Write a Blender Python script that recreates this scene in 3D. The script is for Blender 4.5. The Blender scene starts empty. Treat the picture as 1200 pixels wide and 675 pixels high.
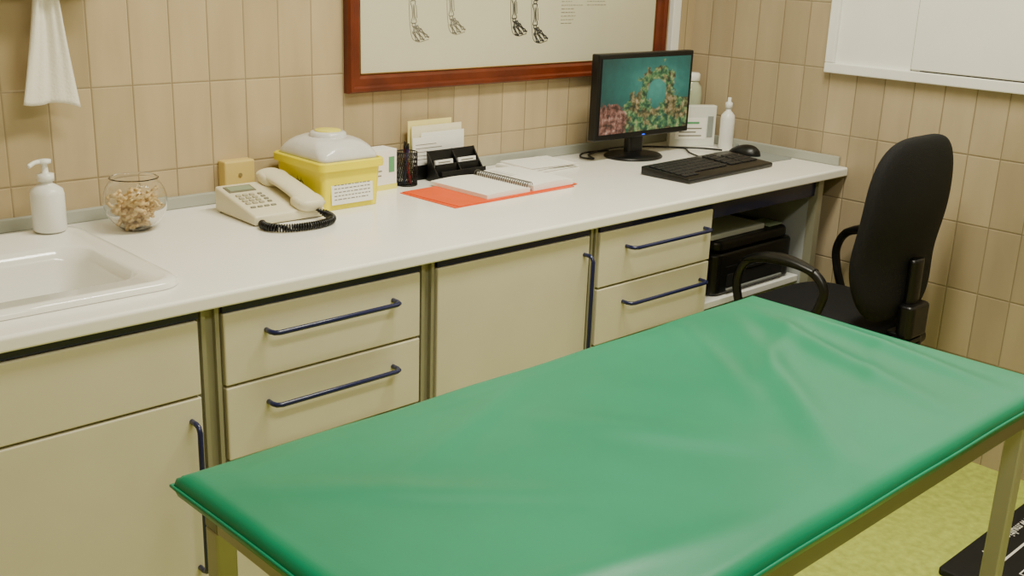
import bpy, bmesh, math, random
from mathutils import Vector, Matrix, noise
random.seed(4)
pi=math.pi
COL=bpy.context.scene.collection
YW=0.03; XW=0.05; ZF=-0.80; YF=-0.609
# ---------------------------------------------------------------- materials
def S(h):
    h=h.lstrip('#');o=[]
    for i in (0,2,4):
        c=int(h[i:i+2],16)/255
        o.append(c/12.92 if c<=.04045 else ((c+.055)/1.055)**2.4)
    return (*o,1)
MATS={}
def mat(name,col,rough=.5,metal=0,trans=0,coat=0,bump=0,bscale=60,var=.06,vscale=8,emit=0,ior=1.45,spec=.5):
    if name in MATS: return MATS[name]
    m=bpy.data.materials.new(name);m.use_nodes=True;nt=m.node_tree;N=nt.nodes;L=nt.links
    b=N['Principled BSDF']
    c=S(col) if isinstance(col,str) else col
    b.inputs['Roughness'].default_value=rough;b.inputs['Metallic'].default_value=metal
    b.inputs['Transmission Weight'].default_value=trans;b.inputs['Coat Weight'].default_value=coat
    b.inputs['IOR'].default_value=ior;b.inputs['Specular IOR Level'].default_value=spec
    tc=N.new('ShaderNodeTexCoord');n=N.new('ShaderNodeTexNoise');n.inputs['Scale'].default_value=vscale;n.inputs['Detail'].default_value=3
    L.new(tc.outputs['Object'],n.inputs['Vector'])
    r=N.new('ShaderNodeValToRGB');r.color_ramp.elements[0].position=.3;r.color_ramp.elements[1].position=.7
    r.color_ramp.elements[0].color=tuple(x*(1-var) for x in c[:3])+(1,);r.color_ramp.elements[1].color=tuple(min(1,x*(1+var)) for x in c[:3])+(1,)
    L.new(n.outputs['Fac'],r.inputs['Fac']);L.new(r.outputs['Color'],b.inputs['Base Color'])
    if emit:
        L.new(r.outputs['Color'],b.inputs['Emission Color']);b.inputs['Emission Strength'].default_value=emit
    if bump:
        n2=N.new('ShaderNodeTexNoise');n2.inputs['Scale'].default_value=bscale;n2.inputs['Detail'].default_value=4
        L.new(tc.outputs['Object'],n2.inputs['Vector'])
        bp=N.new('ShaderNodeBump');bp.inputs['Strength'].default_value=bump;bp.inputs['Distance'].default_value=.01
        L.new(n2.outputs['Fac'],bp.inputs['Height']);L.new(bp.outputs['Normal'],b.inputs['Normal'])
    MATS[name]=m;return m
def tile_mat(name,axis,c1,c2,cm,ox,oz,bw=.0925):
    m=bpy.data.materials.new(name);m.use_nodes=True;nt=m.node_tree;N=nt.nodes;L=nt.links;b=N['Principled BSDF']
    tc=N.new('ShaderNodeTexCoord');sp=N.new('ShaderNodeSeparateXYZ');L.new(tc.outputs['Object'],sp.inputs[0])
    cb=N.new('ShaderNodeCombineXYZ')
    a=N.new('ShaderNodeMath');a.operation='SUBTRACT';a.inputs[1].default_value=ox;L.new(sp.outputs[axis],a.inputs[0])
    d=N.new('ShaderNodeMath');d.operation='SUBTRACT';d.inputs[1].default_value=oz;L.new(sp.outputs['Z'],d.inputs[0])
    L.new(a.outputs[0],cb.inputs[0]);L.new(d.outputs[0],cb.inputs[1])
    def brick(ms,sm,ca,cbb,cc):
        br=N.new('ShaderNodeTexBrick');br.offset=0;br.squash=1
        br.inputs['Scale'].default_value=1;br.inputs['Brick Width'].default_value=bw;br.inputs['Row Height'].default_value=.195
        br.inputs['Mortar Size'].default_value=ms;br.inputs['Mortar Smooth'].default_value=sm;br.inputs['Bias'].default_value=0
        br.inputs['Color1'].default_value=S(ca);br.inputs['Color2'].default_value=S(cbb);br.inputs['Mortar'].default_value=S(cc)
        L.new(cb.outputs[0],br.inputs['Vector']);return br
    br=brick(.0014,.2,c1,c2,cm)
    mp=N.new('ShaderNodeMapping');mp.inputs['Scale'].default_value=(14,14,3);L.new(tc.outputs['Object'],mp.inputs[0])
    n=N.new('ShaderNodeTexNoise');n.inputs['Scale'].default_value=1;n.inputs['Detail'].default_value=5;L.new(mp.outputs[0],n.inputs['Vector'])
    mx=N.new('ShaderNodeMix');mx.data_type='RGBA';mx.blend_type='MULTIPLY';mx.inputs['Factor'].default_value=.5
    L.new(br.outputs['Color'],mx.inputs['A'])
    g=N.new('ShaderNodeMath');g.operation='MULTIPLY_ADD';g.inputs[1].default_value=.8;g.inputs[2].default_value=.56;L.new(n.outputs['Fac'],g.inputs[0]);L.new(g.outputs[0],mx.inputs['B'])
    L.new(mx.outputs['Result'],b.inputs['Base Color'])
    b.inputs['Roughness'].default_value=.22
    b2=brick(.004,1.0,c1,c2,cm)
    inv=N.new('ShaderNodeMath');inv.operation='SUBTRACT';inv.inputs[0].default_value=1;L.new(b2.outputs['Fac'],inv.inputs[1])
    bp=N.new('ShaderNodeBump');bp.inputs['Strength'].default_value=.5;bp.inputs['Distance'].default_value=.0025;L.new(inv.outputs[0],bp.inputs['Height'])
    L.new(bp.outputs['Normal'],b.inputs['Normal'])
    return m
# ---------------------------------------------------------------- geometry builder
def catmull(P,n=8,closed=False):
    P=[Vector(p) for p in P];out=[]
    m=len(P);rng=range(m if closed else m-1)
    for i in rng:
        if closed: a,b,c,d=P[(i-1)%m],P[i],P[(i+1)%m],P[(i+2)%m]
        else: a,b,c,d=P[max(i-1,0)],P[i],P[i+1],P[min(i+2,m-1)]
        for k in range(n):
            t=k/n;out.append(.5*((2*b)+(c-a)*t+(2*a-5*b+4*c-d)*t*t+(3*b-a-3*c+d)*t**3))
    if not closed: out.append(P[-1])
    return out
class G:
    def __init__(s): s.bm=bmesh.new();s.mats=[]
    def mi(s,m):
        if m not in s.mats: s.mats.append(m)
        return s.mats.index(m)
    def add(s,t,m,smooth=False,M=None):
        i=s.mi(m)
        for f in t.faces: f.material_index=i;f.smooth=smooth
        if M is not None: bmesh.ops.transform(t,matrix=M,verts=t.verts)
        me=bpy.data.meshes.new('tmp');t.to_mesh(me);t.free();s.bm.from_mesh(me);bpy.data.meshes.remove(me);return s
    def box(s,x0,x1,y0,y1,z0,z1,m,bev=0,seg=2,M=None,taper=1):
        t=bmesh.new();bmesh.ops.create_cube(t,size=1)
        for v in t.verts:
            k=taper if v.co.z<0 else 1
            v.co=Vector(((x0+x1)/2+v.co.x*(x1-x0)*k,(y0+y1)/2+v.co.y*(y1-y0)*k,(z0+z1)/2+v.co.z*(z1-z0)))
        if bev: bmesh.ops.bevel(t,geom=t.edges[:],offset=bev,segments=seg,profile=.5,affect='EDGES')
        bmesh.ops.recalc_face_normals(t,faces=t.faces)
        return s.add(t,m,bev>0.004,M)
    def loft(s,x0,x1,y0,y1,levels,m,seg=6,M=None,smooth=False):
        t=bmesh.new();rings=[]
        for z,o,r in levels:
            a0_,a1_,b0_,b1_=x0+o,x1-o,y0+o,y1-o;ring=[]
            for cx,cy,q0 in((a1_-r,b1_-r,0),(a0_+r,b1_-r,pi/2),(a0_+r,b0_+r,pi),(a1_-r,b0_+r,1.5*pi)):
                for k in range(seg+1):
                    a=q0+k/seg*pi/2;ring.append(t.verts.new((cx+r*math.cos(a),cy+r*math.sin(a),z)))
            rings.append(ring)
        n=len(rings[0])
        for a,b in zip(rings,rings[1:]):
            for i in range(n): t.faces.new((a[i],a[(i+1)%n],b[(i+1)%n],b[i]))
        t.faces.new(rings[0][::-1]);t.faces.new(rings[-1])
        return s.add(t,m,smooth,M)
    def rbox(s,x0,x1,y0,y1,z0,z1,m,r=.02,bev=.003,seg=6,M=None,taper=1,smooth=False):
        t=bmesh.new();pts=[]
        for cx,cy,a0 in((x1-r,y1-r,0),(x0+r,y1-r,pi/2),(x0+r,y0+r,pi),(x1-r,y0+r,1.5*pi)):
            for k in range(seg+1):
                a=a0+k/seg*pi/2;pts.append((cx+r*math.cos(a),cy+r*math.sin(a)))
        mx,my=(x0+x1)/2,(y0+y1)/2
        if bev:
            levels=[(z0+bev*(1-math.cos(q)),-bev*(1-math.sin(q)),taper) for q in (0,pi/6,pi/3,pi/2)]+[(z1-bev*(1-math.sin(q)),-bev*(1-math.cos(q)),1) for q in (0,pi/6,pi/3,pi/2)]
        else: levels=[(z0,0,taper),(z1,0,1)]
        rings=[]
        for z,o,k in levels:
            ring=[]
            for x,y in pts:
                dx,dy=x-mx,y-my;hx=(x1-x0)/2;hy=(y1-y0)/2
                ring.append(t.verts.new((mx+dx*k*(hx+o)/hx,my+dy*k*(hy+o)/hy,z)))
            rings.append(ring)
        n=len(pts)
        for a,b in zip(rings,rings[1:]):
            for i in range(n): t.faces.new((a[i],a[(i+1)%n],b[(i+1)%n],b[i]))
        t.faces.new(rings[0][::-1]);t.faces.new(rings[-1])
        return s.add(t,m,smooth,M)
    def lathe(s,prof,m,c=(0,0,0),seg=32,M=None,smooth=True):
        t=bmesh.new();rings=[]
        for r,z in prof:
            if r<1e-6: rings.append([t.verts.new((0,0,z))])
            else: rings.append([t.verts.new((r*math.cos(2*pi*k/seg),r*math.sin(2*pi*k/seg),z)) for k in range(seg)])
        for a,b in zip(rings,rings[1:]):
            for k in range(seg):
                k2=(k+1)%seg
                if len(a)==1 and len(b)>1: t.faces.new((a[0],b[k2],b[k]))
                elif len(b)==1 and len(a)>1: t.faces.new((a[k],a[k2],b[0]))
                elif len(a)>1: t.faces.new((a[k],a[k2],b[k2],b[k]))
        MM=Matrix.Translation(c)
        if M is not None: MM=MM@M
        bmesh.ops.recalc_face_normals(t,faces=t.faces)
        return s.add(t,m,smooth,MM)
    def tube(s,P,r,m,seg=10,smooth=8,closed=False,flat=1):
        pts=catmull(P,smooth,closed) if smooth else [Vector(p) for p in P]
        t=bmesh.new();rings=[];n=len(pts);up=None
        for i,p in enumerate(pts):
            if closed: T=(pts[(i+1)%n]-pts[i-1]).normalized()
            else: T=(pts[min(i+1,n-1)]-pts[max(i-1,0)]).normalized()
            if up is None:
                up=Vector((0,0,1)) if abs(T.z)<.9 else Vector((1,0,0))
            nrm=(up-T*up.dot(T)).normalized();up=nrm;bi=T.cross(nrm)
            rr=r(i/(n-1)) if callable(r) else r
            rings.append([t.verts.new(p+nrm*rr*flat*math.cos(2*pi*k/seg)+bi*rr*math.sin(2*pi*k/seg)) for k in range(seg)])
        pr=list(zip(rings,rings[1:]))
        if closed: pr.append((rings[-1],rings[0]))
        for a,b in pr:
            for k in range(seg): t.faces.new((a[k],b[k],b[(k+1)%seg],a[(k+1)%seg]))
        if not closed: t.faces.new(rings[0]);t.faces.new(rings[-1][::-1])
        bmesh.ops.recalc_face_normals(t,faces=t.faces)
        return s.add(t,m,True)
    def cyl(s,p,q,r,m,seg=20,r2=None):
        p=Vector(p);q=Vector(q);t=bmesh.new();d=q-p
        bmesh.ops.create_cone(t,cap_ends=True,segments=seg,radius1=r,radius2=r if r2 is None else r2,depth=d.length)
        M=Matrix.Translation((p+q)/2)@d.to_track_quat('Z','Y').to_matrix().to_4x4()
        s.add(t,m,False,M);return s
    def poly(s,pts,m,th=0,d=(0,0,1)):
        t=bmesh.new();v=[t.verts.new(p) for p in pts];f=t.faces.new(v)
        if th:
            e=bmesh.ops.extrude_face_region(t,geom=[f]);
            bmesh.ops.translate(t,vec=Vector(d)*th,verts=[x for x in e['geom'] if isinstance(x,bmesh.types.BMVert)])
        bmesh.ops.recalc_face_normals(t,faces=t.faces)
        return s.add(t,m)
def link(o,parent=None):
    COL.objects.link(o)
    if parent: o.parent=parent
    return o
def mesh(name,g,parent=None,loc=(0,0,0),rot=(0,0,0),label=None,category=None,group=None,kind=None):
    me=bpy.data.meshes.new(name);g.bm.to_mesh(me);g.bm.free()
    for m in g.mats: me.materials.append(m)
    o=bpy.data.objects.new(name,me);o.location=loc;o.rotation_euler=rot
    if label:o['label']=label
    if category:o['category']=category
    if group:o['group']=group
    if kind:o['kind']=kind
    return link(o,parent)
def thing(name,label,category,loc=(0,0,0),rot=0,group=None):
    o=bpy.data.objects.new(name,None);o.empty_display_size=.05;o.location=loc;o.rotation_euler=(0,0,rot)
    o['label']=label;o['category']=category
    if group:o['group']=group
    return link(o)
def text_into(g,body,size,m,M):
    c=bpy.data.curves.new('t','FONT');c.body=body;c.size=size;c.extrude=.0002;c.align_x='CENTER';c.align_y='CENTER';c.resolution_u=2
    o=bpy.data.objects.new('t',c);COL.objects.link(o);bpy.context.view_layer.update()
    me=bpy.data.meshes.new_from_object(o.evaluated_get(bpy.context.evaluated_depsgraph_get()))
    t=bmesh.new();t.from_mesh(me);bpy.data.objects.remove(o);bpy.data.curves.remove(c);bpy.data.meshes.remove(me)
    g.add(t,m,False,M)
def Rz(a):return Matrix.Rotation(a,4,'Z')
def Rx(a):return Matrix.Rotation(a,4,'X')
def Ry(a):return Matrix.Rotation(a,4,'Y')
T=lambda *p:Matrix.Translation(p)
# ---------------------------------------------------------------- palette
white=mat('worktop_laminate','#faf8ee',.2,var=.02)
cream=mat('cabinet_laminate','#d8d2b8',.4,var=.03)
post=mat('metal_post','#9a9780',.4,metal=.25)
navy=mat('navy_paint','#121a48',.3,coat=.3)
dark=mat('dark_gap','#15161c',.6)
grey=mat('grey_strip','#a6a89c',.4)
plinthm=mat('plinth_dark','#3a3a34',.6)
ceram=mat('ceramic','#f4f3ea',.12,coat=.5,var=.01)
blk=mat('black_plastic','#0c0c0d',.35)
blkm=mat('black_matte','#101011',.7)
fabric=mat('black_fabric','#0b0b0f',.85,bump=.3,bscale=400)
whp=mat('white_plastic','#f0f0ea',.3,var=.02)
wht=mat('white_paper','#f2f0e8',.7,var=.02)
yel=mat('yellow_plastic','#eee000',.35)
phone=mat('phone_cream','#e2dabb',.4)
steel=mat('steel','#b4b2a2',.34,metal=.45)
orange=mat('orange_card','#e8560c',.5)
wood=mat('mahogany','#62270f',.42,coat=.15,bump=.1,bscale=30,var=.25,vscale=15)
chart=mat('chart_paper','#cdc9ae',.45,var=.02)
ink=mat('ink','#3c3a38',.8)
ink2=mat('ink_light','#7d796e',.8)
olive_ink=mat('olive_print','#8a8520',.6)
green_txt=mat('green_print','#5fa070',.6)
glass=mat('clear_glass','#ffffff',.02,trans=1,var=0,ior=1.3)
tan=mat('biscuit','#e2c690',.7,var=.15,vscale=30)
gpad=mat('grey_pad','#8f9490',.6)
lcd=mat('lcd_grey','#8c9a80',.3)
blueled=mat('blue_led','#2050ff',.3,emit=2)
# ---------------------------------------------------------------- room
tb=tile_mat('back_tiles','X','#c2ae8b','#ad9b78','#938365',-1.93,.092)
tr=tile_mat('right_tiles','Y','#b8a789','#a49377','#8a7c62',-1.062,.095)
ceilm=mat('ceiling_paint','#e8e4d4',.9)
flm=mat('floor_vinyl','#b6c25c',.45,bump=.05,bscale=120,var=.18,vscale=45)
def wall(name,args,m): 
    g=G();g.box(*args,m);return mesh(name,g,kind='structure')
XL=-3.7;YB=-3.7;ZC=1.85
wall('wall_back',(XL-.1,XW+.1,YW,YW+.1,ZF-.1,ZC),tb)
wall('wall_right',(XW,XW+.1,YB,YW,ZF-.1,ZC),tr)
wall('wall_left',(XL-.1,XL,YB,YW,ZF-.1,ZC),tr)
wall('wall_front',(XL-.1,XW+.1,YB-.1,YB,ZF-.1,ZC),tb)
wall('floor',(XL,XW,YB,YW,ZF-.1,ZF),flm)
wall('ceiling',(XL,XW,YB,YW,ZC,ZC+.1),ceilm)
g=G();g.box(-.085,-.045,YW-.02,YW,.25,ZC,whp,bev=.003);mesh('trim_1',g,kind='structure')
g=G();y0,y1,z0,z1=-1.95,-.499,.28,1.2
fx=XW
for a in((y0,y1,z0,z0+.03),(y0,y1,z1-.03,z1),(y1-.03,y1,z0+.03,z1-.03),(y0,y0+.03,z0+.03,z1-.03)):
    g.box(fx-.028,fx,a[0],a[1],a[2],a[3],whp,bev=.003)
g.box(fx-.014,fx,-.80,y1-.03,z0+.03,z1-.03,whp)
g.box(fx-.024,fx,y0+.03,-.775,z0+.034,z1-.034,whp,bev=.003)
g.box(fx-.0155,fx,-.775,-.771,z0+.03,z1-.03,mat('shadow_line_grey','#8b8b84',.6))  # grey strip paints in the shadow line along the raised panel's edge
mesh('window_1',g,kind='structure')
# ---------------------------------------------------------------- worktop
wt=thing('worktop','long white laminate worktop with rounded front edge','worktop',(0,0,0))
XS0,XS1,YS0,YS1=-2.62,-2.105,-.535,-.03
XE=-2.85
g=G();h=.027
def slab(x0,x1,y0,y1): g.box(x0,x1,y0,y1,-h,0,white)
slab(XS1-.03,XW,YF+.03,YW);slab(XE,XS0+.03,YF+.03,YW);slab(XS0+.03,XS1-.03,YS1-.03,YW)
slab(XS0+.03,XS1-.03,YF+.03,YS0+.03)
t=bmesh.new();prof=[]
for k in range(7):
    a=pi/2+k/6*pi/2;prof.append((YF+.007+.007*math.cos(a),-.007+.007*math.sin(a)))
for k in range(5):
    a=pi+k/4*pi/2;prof.append((YF+.004+.004*math.cos(a),-h+.004+.004*math.sin(a)))
prof=[(YF+.03,0)]+prof+[(YF+.03,-h)]
A=[t.verts.new((XE,y,z)) for y,z in prof];Bv=[t.verts.new((XW-.004,y,z)) for y,z in prof]
for i in range(len(prof)-1):
    t.faces.new((A[i],A[i+1],Bv[i+1],Bv[i]))
t.faces.new(A);t.faces.new(Bv[::-1]);bmesh.ops.recalc_face_normals(t,faces=t.faces)
g.add(t,white,False)
mesh('surface',g,wt)
g=G();g.box(XE,XW,YW-.012,YW,0.0003,.029,grey,bev=.003);mesh('trim_2',g,kind='structure')
g=G();g.box(XW-.012,XW,YF+.03,YW-.0125,0.0003,.029,grey,bev=.003);mesh('trim_3',g,kind='structure')
# ---------------------------------------------------------------- sink
sk=thing('sink','white ceramic inset sink with wide raised rim','sink',(0,0,0))
t=bmesh.new()
def rr(x0,x1,y0,y1,r,z,n=6):
    o=[]
    for cx,cy,a0 in((x1-r,y1-r,0),(x0+r,y1-r,pi/2),(x0+r,y0+r,pi),(x1-r,y0+r,1.5*pi)):
        for k in range(n+1):
            a=a0+k/n*pi/2;o.append(t.verts.new((cx+r*math.cos(a),cy+r*math.sin(a),z)))
    return o
bx0,bx1,by0,by1=-2.56,-2.155,-.462,-.185
R=[rr(XS0,XS1,YS0,YS1,.05,.001),rr(XS0+.001,XS1-.001,YS0+.001,YS1-.001,.05,.008),rr(XS0+.008,XS1-.008,YS0+.008,YS1-.008,.045,.0145),rr(XS0+.02,XS1-.02,YS0+.02,YS1-.02,.04,.0145),
   rr(XS0+.03,XS1-.03,YS0+.03,YS1-.03,.04,.011),
   rr(bx0-.01,bx1+.01,by0-.01,by1+.01,.06,.011),rr(bx0,bx1,by0,by1,.055,.006),rr(bx0+.012,bx1-.012,by0+.012,by1-.012,.05,-.02),
   rr(bx0+.03,bx1-.035,by0+.025,by1-.025,.05,-.11),rr(bx0+.06,bx1-.065,by0+.05,by1-.05,.05,-.135),rr(bx0+.15,bx1-.15,by0+.1,by1-.1,.02,-.14)]
n=len(R[0])
for a,b in zip(R,R[1:]):
    for i in range(n): t.faces.new((a[i],a[(i+1)%n],b[(i+1)%n],b[i]))
t.faces.new(R[-1]);bmesh.ops.recalc_face_normals(t,faces=t.faces)
g=G();g.add(t,ceram,True);mesh('basin',g,sk)
g=G();g.lathe([(0,0),(.02,0),(.03,-.002),(.032,-.004)],steel,c=((bx0+bx1)/2,(by0+by1)/2,-.1365));mesh('drain',g,sk,label='round metal drain')
# ---------------------------------------------------------------- cabinets
YFR=YF+.014
def handle(parent,x0,z0,x1,z1):
    d=Vector((x1-x0,0,z1-z0)).normalized()*.012
    a=Vector((x0,YFR,z0));b=Vector((x1,YFR,z1));o=Vector((0,-.03,0))
    g=G()
    pts=[a,a+o*.55,a+o*.85+d*.25,a+o+d,b+o-d,b+o*.85-d*.25,b+o*.55,b]
    g.tube(pts,.0050,navy,smooth=0,seg=12)
    mesh('handle',g,parent,label='dark navy bent bar handle')
def front(parent,name,x0,x1,z0,z1):
    g=G();g.box(x0,x1,YFR,YFR+.018,z0,z1,cream,bev=.0025);return mesh(name,g,parent)
def carcass(parent,x0,x1,ztop=-.0285):
    g=G();yb=YFR+.0185
    g.box(x0,x0+.016,yb,YW-.02,-.70,ztop,cream);g.box(x1-.016,x1,yb,YW-.02,-.70,ztop,cream)
    g.box(x0+.016,x1-.016,YW-.03,YW-.02,-.70,ztop,cream);g.box(x0+.016,x1-.016,yb,YW-.03,-.70,-.684,cream)
    g.box(x0,x1,YFR+.003,YFR+.012,-.0445,ztop,navy)
    mesh('body',g,parent)
    g=G();g.box(x0,x1,YFR+.04,YW-.03,ZF,-.701,plinthm);mesh('plinth',g,parent,label='dark recessed plinth')
c=thing('sink_cabinet','cream cabinet with door under the sink','cabinet',(0,0,0));carcass(c,-2.74,-2.118)
front(c,'front_panel',-2.74,-2.121,-.188,-.048)
d=front(c,'door',-2.74,-2.121,-.70,-.193);handle(d,-2.143,-.235,-2.143,-.535)
def drawer_unit(x0,x1,hx0,hx1,label):
    c=thing('drawer_cabinet',label,'drawer cabinet',(0,0,0));carcass(c,x0,x1)
    for z0,z1 in((-.186,-.046),(-.337,-.191),(-.49,-.342),(-.70,-.495)):
        d=front(c,'drawer',x0,x1,z0,z1);z=(z1-.047);handle(d,hx0,z,hx1,z)
drawer_unit(-2.071,-1.619,-1.985,-1.69,'cream drawer cabinet with navy handles beside the sink cabinet')
drawer_unit(-1.062,-.612,-.965,-.647,'cream drawer cabinet with navy handles beside the desk opening')
c=thing('door_cabinet','cream single door cabinet between two drawer cabinets','cabinet',(0,0,0));carcass(c,-1.571,-1.10)
d=front(c,'door',-1.571,-1.10,-.70,-.047);handle(d,-1.118,-.09,-1.118,-.39)
for x0,x1 in((-2.117,-2.074),(-1.616,-1.574),(-1.097,-1.065)):
    g=G();g.box(x0,x1,YFR+.014,YFR+.03,ZF,-.0285,post)
    g.box(x0+.004,x0+.012,YFR+.004,YFR+.0135,ZF,-.030,post);g.box(x1-.012,x1-.004,YFR+.004,YFR+.0135,ZF,-.030,post)
    mesh('support_post',g,label='olive grey metal upright post between cabinets',category='post',group='worktop support posts')
c=thing('desk_shelf_unit','open shelf unit with grey side panel under worktop','shelf unit',(0,0,0))
pnl=mat('grey_panel','#a6aaa8',.45)
g=G();g.box(-.075,-.055,YFR+.035,YW-.03,ZF,-.0285,pnl,bev=.002);g.box(-.078,-.050,YFR+.005,YFR+.033,ZF,-.0285,post);mesh('side_panel',g,c)
g=G();g.box(-.609,-.079,-.555,YW-.03,-.355,-.335,whp,bev=.002);mesh('shelf',g,c)
g=G();g.box(-.609,-.079,YF+.03,YF+.046,-.078,-.0285,navy);mesh('rail',g,c,label='dark navy rail')
c=thing('printer','black laser printer with grey tray on the shelf','printer',(-.30,-.34,-.334))
g=G();g.rbox(-.20,.20,-.2,.2,0,.125,blk,r=.03,bev=.008);g.rbox(-.185,.185,-.19,.19,.125,.16,blk,r=.03,bev=.01)
g.box(-.14,.14,-.206,-.198,.012,.018,gpad,bev=.001);g.box(-.14,.14,-.204,-.198,.022,.060,blkm,bev=.001);g.box(-.15,.15,-.203,-.198,.082,.0845,blkm,bev=.001);g.box(-.05,.05,-.208,-.198,.066,.074,blkm,bev=.001)
mesh('body',g,c)
g=G();g.rbox(-.19,.08,-.17,.16,.161,.176,mat('tray_light','#b4b8b2',.5),r=.01,bev=.002);mesh('paper_tray',g,c,label='flat light grey tray')
g=G();g.box(.10,.17,-.17,-.10,.161,.165,lcd,bev=.001);mesh('control_panel',g,c)
# ---------------------------------------------------------------- framed chart
fx0,fx1,fz0,fz1=-1.373,-.118,.238,1.10
c=thing('framed_chart','cream anatomy chart of animal legs in mahogany frame','framed poster',((fx0+fx1)/2,YW,fz0))
W2=(fx1-fx0)/2;H=fz1-fz0
g=G();b=.044
o=[(-W2,0,0),(W2,0,0),(W2,0,H),(-W2,0,H)];i_=[(-W2+b,0,b),(W2-b,0,b),(W2-b,0,H-b),(-W2+b,0,H-b)]
for k in range(4):
    t=bmesh.new();a0=o[k];a1=o[(k+1)%4];b1=i_[(k+1)%4];b0=i_[k]
    lv=[(0,1),(-.02,1),(-.027,.9),(-.027,.72),(-.02,.6),(-.02,.2),(-.012,.05),(-.006,0)]
    ra=[];rb=[]
    for y,f in lv:
        P=[b0[q]*(1-f)+a0[q]*f for q in range(3)];Q=[b1[q]*(1-f)+a1[q]*f for q in range(3)]
        ra.append(t.verts.new((P[0],y,P[2])));rb.append(t.verts.new((Q[0],y,Q[2])))
    for q in range(len(lv)-1): t.faces.new((ra[q],ra[q+1],rb[q+1],rb[q]))
    bmesh.ops.recalc_face_normals(t,faces=t.faces);g.add(t,wood)
g.tube([(-W2+b+.002,-.008,b+.002),(W2-b-.002,-.008,b+.002),(W2-b-.002,-.008,H-b-.002),(-W2+b+.002,-.008,H-b-.002)],.002,mat('gilt','#b08a48',.4,metal=.5),smooth=0,closed=True,seg=6)
mesh('frame',g,c)
g=G();g.box(-W2+b-.01,W2-b+.01,-.007,-.002,b-.01,H-b+.01,chart);mesh('chart_sheet',g,c)
g=G();cxm=(fx0+fx1)/2
def stroke(P,r,m=ink): g.tube([(x-cxm,-.0075,z-fz0) for x,z in P],r,m,seg=4,smooth=4)
def bone(a,bb,w,m,r):
    dx,dz=bb[0]-a[0],bb[1]-a[1];l=math.hypot(dx,dz);nx,nz=-dz/l*w,dx/l*w
    L_=[];R_=[]
    for f,k in((-.04,.5),(0,1),(.12,.85),(.25,.5),(.5,.4),(.75,.5),(.88,.85),(1,1),(1.04,.5)):
        L_.append((a[0]+dx*f+nx*k,a[1]+dz*f+nz*k));R_.append((a[0]+dx*f-nx*k,a[1]+dz*f-nz*k))
    stroke(L_+R_[::-1]+[L_[0]],r,m)
def legd(x,z,s,m,r):
    P=lambda u,v:(x+u*s,z+v*s)
    bone(P(-.015,.34),P(.03,.225),.013*s,m,r);bone(P(.03,.21),P(-.008,.128),.010*s,m,r);bone(P(.014,.20),P(-.018,.132),.005*s,m,r*.8)
    for u,v,w in((-.016,.118,.008),(-.003,.114,.007),(-.009,.104,.006)):
        stroke([P(u+w*math.cos(q/6*2*pi),v+w*.8*math.sin(q/6*2*pi)) for q in range(7)],r,m)
    bone(P(-.010,.097),P(-.006,.044),.0085*s,m,r);stroke([P(-.009,.09),P(-.006,.05)],r*.8,m)
    stroke([P(.001,.088),P(.004,.055)],r*.8,m)
    stroke([P(-.006+.006*math.cos(q/6*2*pi),.037+.005*math.sin(q/6*2*pi)) for q in range(7)],r,m)
    for q,(e1,e2) in enumerate((((-.006,.018),(.004,-.001)),((.006,.020),(.020,.002)),((.016,.024),(.036,.008)))):
        p0=P(-.004+q*.004,.033);bone(p0,P(*e1),.0042*s,m,r);bone(P(*e1),P(*e2),.0038*s,m,r*1.2)
        stroke([P(*e2),P(e2[0]+.009,e2[1]-.003)],r*2,m)
    stroke([P(-.024,.12),P(-.021,.06),P(-.018,.03),P(-.010,.002),P(.012,-.007),P(.044,-.001)],r*.6,m)
legd(-1.148,.367,1,ink2,.0011);legd(-1.02,.384,1,ink2,.0011)
legd(-.785,.374,1,ink,.0015);legd(-.70,.352,1.05,ink,.0015)
legd(-1.25,.52,.8,ink2,.001)
for x0,m in((-1.0,ink2),(-.62,ink)):
    stroke([(x0-.18,.72),(x0-.2,.78),(x0-.1,.84),(x0+.06,.82),(x0+.16,.84),(x0+.2,.75),(x0+.13,.71),(x0,.69),(x0-.1,.70),(x0-.18,.72)],.0014,m)
mesh('printed_drawing',g,c,label='grey line drawing of jointed leg bones')
g=G()
for col,(xa,xb,zend) in enumerate(((-.60,-.515,.395),(-.49,-.41,.450))):
    zz=.62
    while zz>zend:
        x=xa
        end=xa+(xb-xa)*random.uniform(.45,1)
        while x<end:
            w=random.uniform(.004,.014);stroke([(x,zz),(x+w,zz)],.0008,ink2);x+=w+.004
        zz-=.0105
mesh('printed_text',g,c,label='columns of tiny grey print')
# ---------------------------------------------------------------- paper towel
c=thing('paper_towel_dispenser','white wall dispenser with a paper towel hanging out','paper towel dispenser',(-2.12,YW,.5))
g=G();g.rbox(-.12,.12,-.11,0,.02,.30,whp,r=.025,bev=.008);g.box(-.07,.07,-.08,-.03,.016,.021,dark);mesh('housing',g,c)
t=bmesh.new();nx,nz=26,30;vs=[]
for j in range(nz+1):
    f=j/nz;row=[]
    hw=.018+.040*f**1.2
    for i in range(nx+1):
        u=i/nx*2-1
        x=u*hw-.006*f
        y=-.05+.007*math.sin(u*4+1.2+f*.8)*(1.1-.6*f)+.004*math.sin(u*11+f*2)*(1-f*.7)
        z=.03-.262*f+.004*math.sin(u*3)*f-.014*f*(u if u>0 else 0)
        row.append(t.verts.new((x,y,z)))
    vs.append(row)
for j in range(nz):
    for i in range(nx): t.faces.new((vs[j][i],vs[j][i+1],vs[j+1][i+1],vs[j+1][i]))
g=G();g.add(t,mat('tissue','#f1ecdd',.9,bump=.2,bscale=200,var=.02),True)
o=mesh('paper_towel',g,c,label='white crumpled paper towel sheet');md=o.modifiers.new('s','SOLIDIFY');md.thickness=.001
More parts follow.
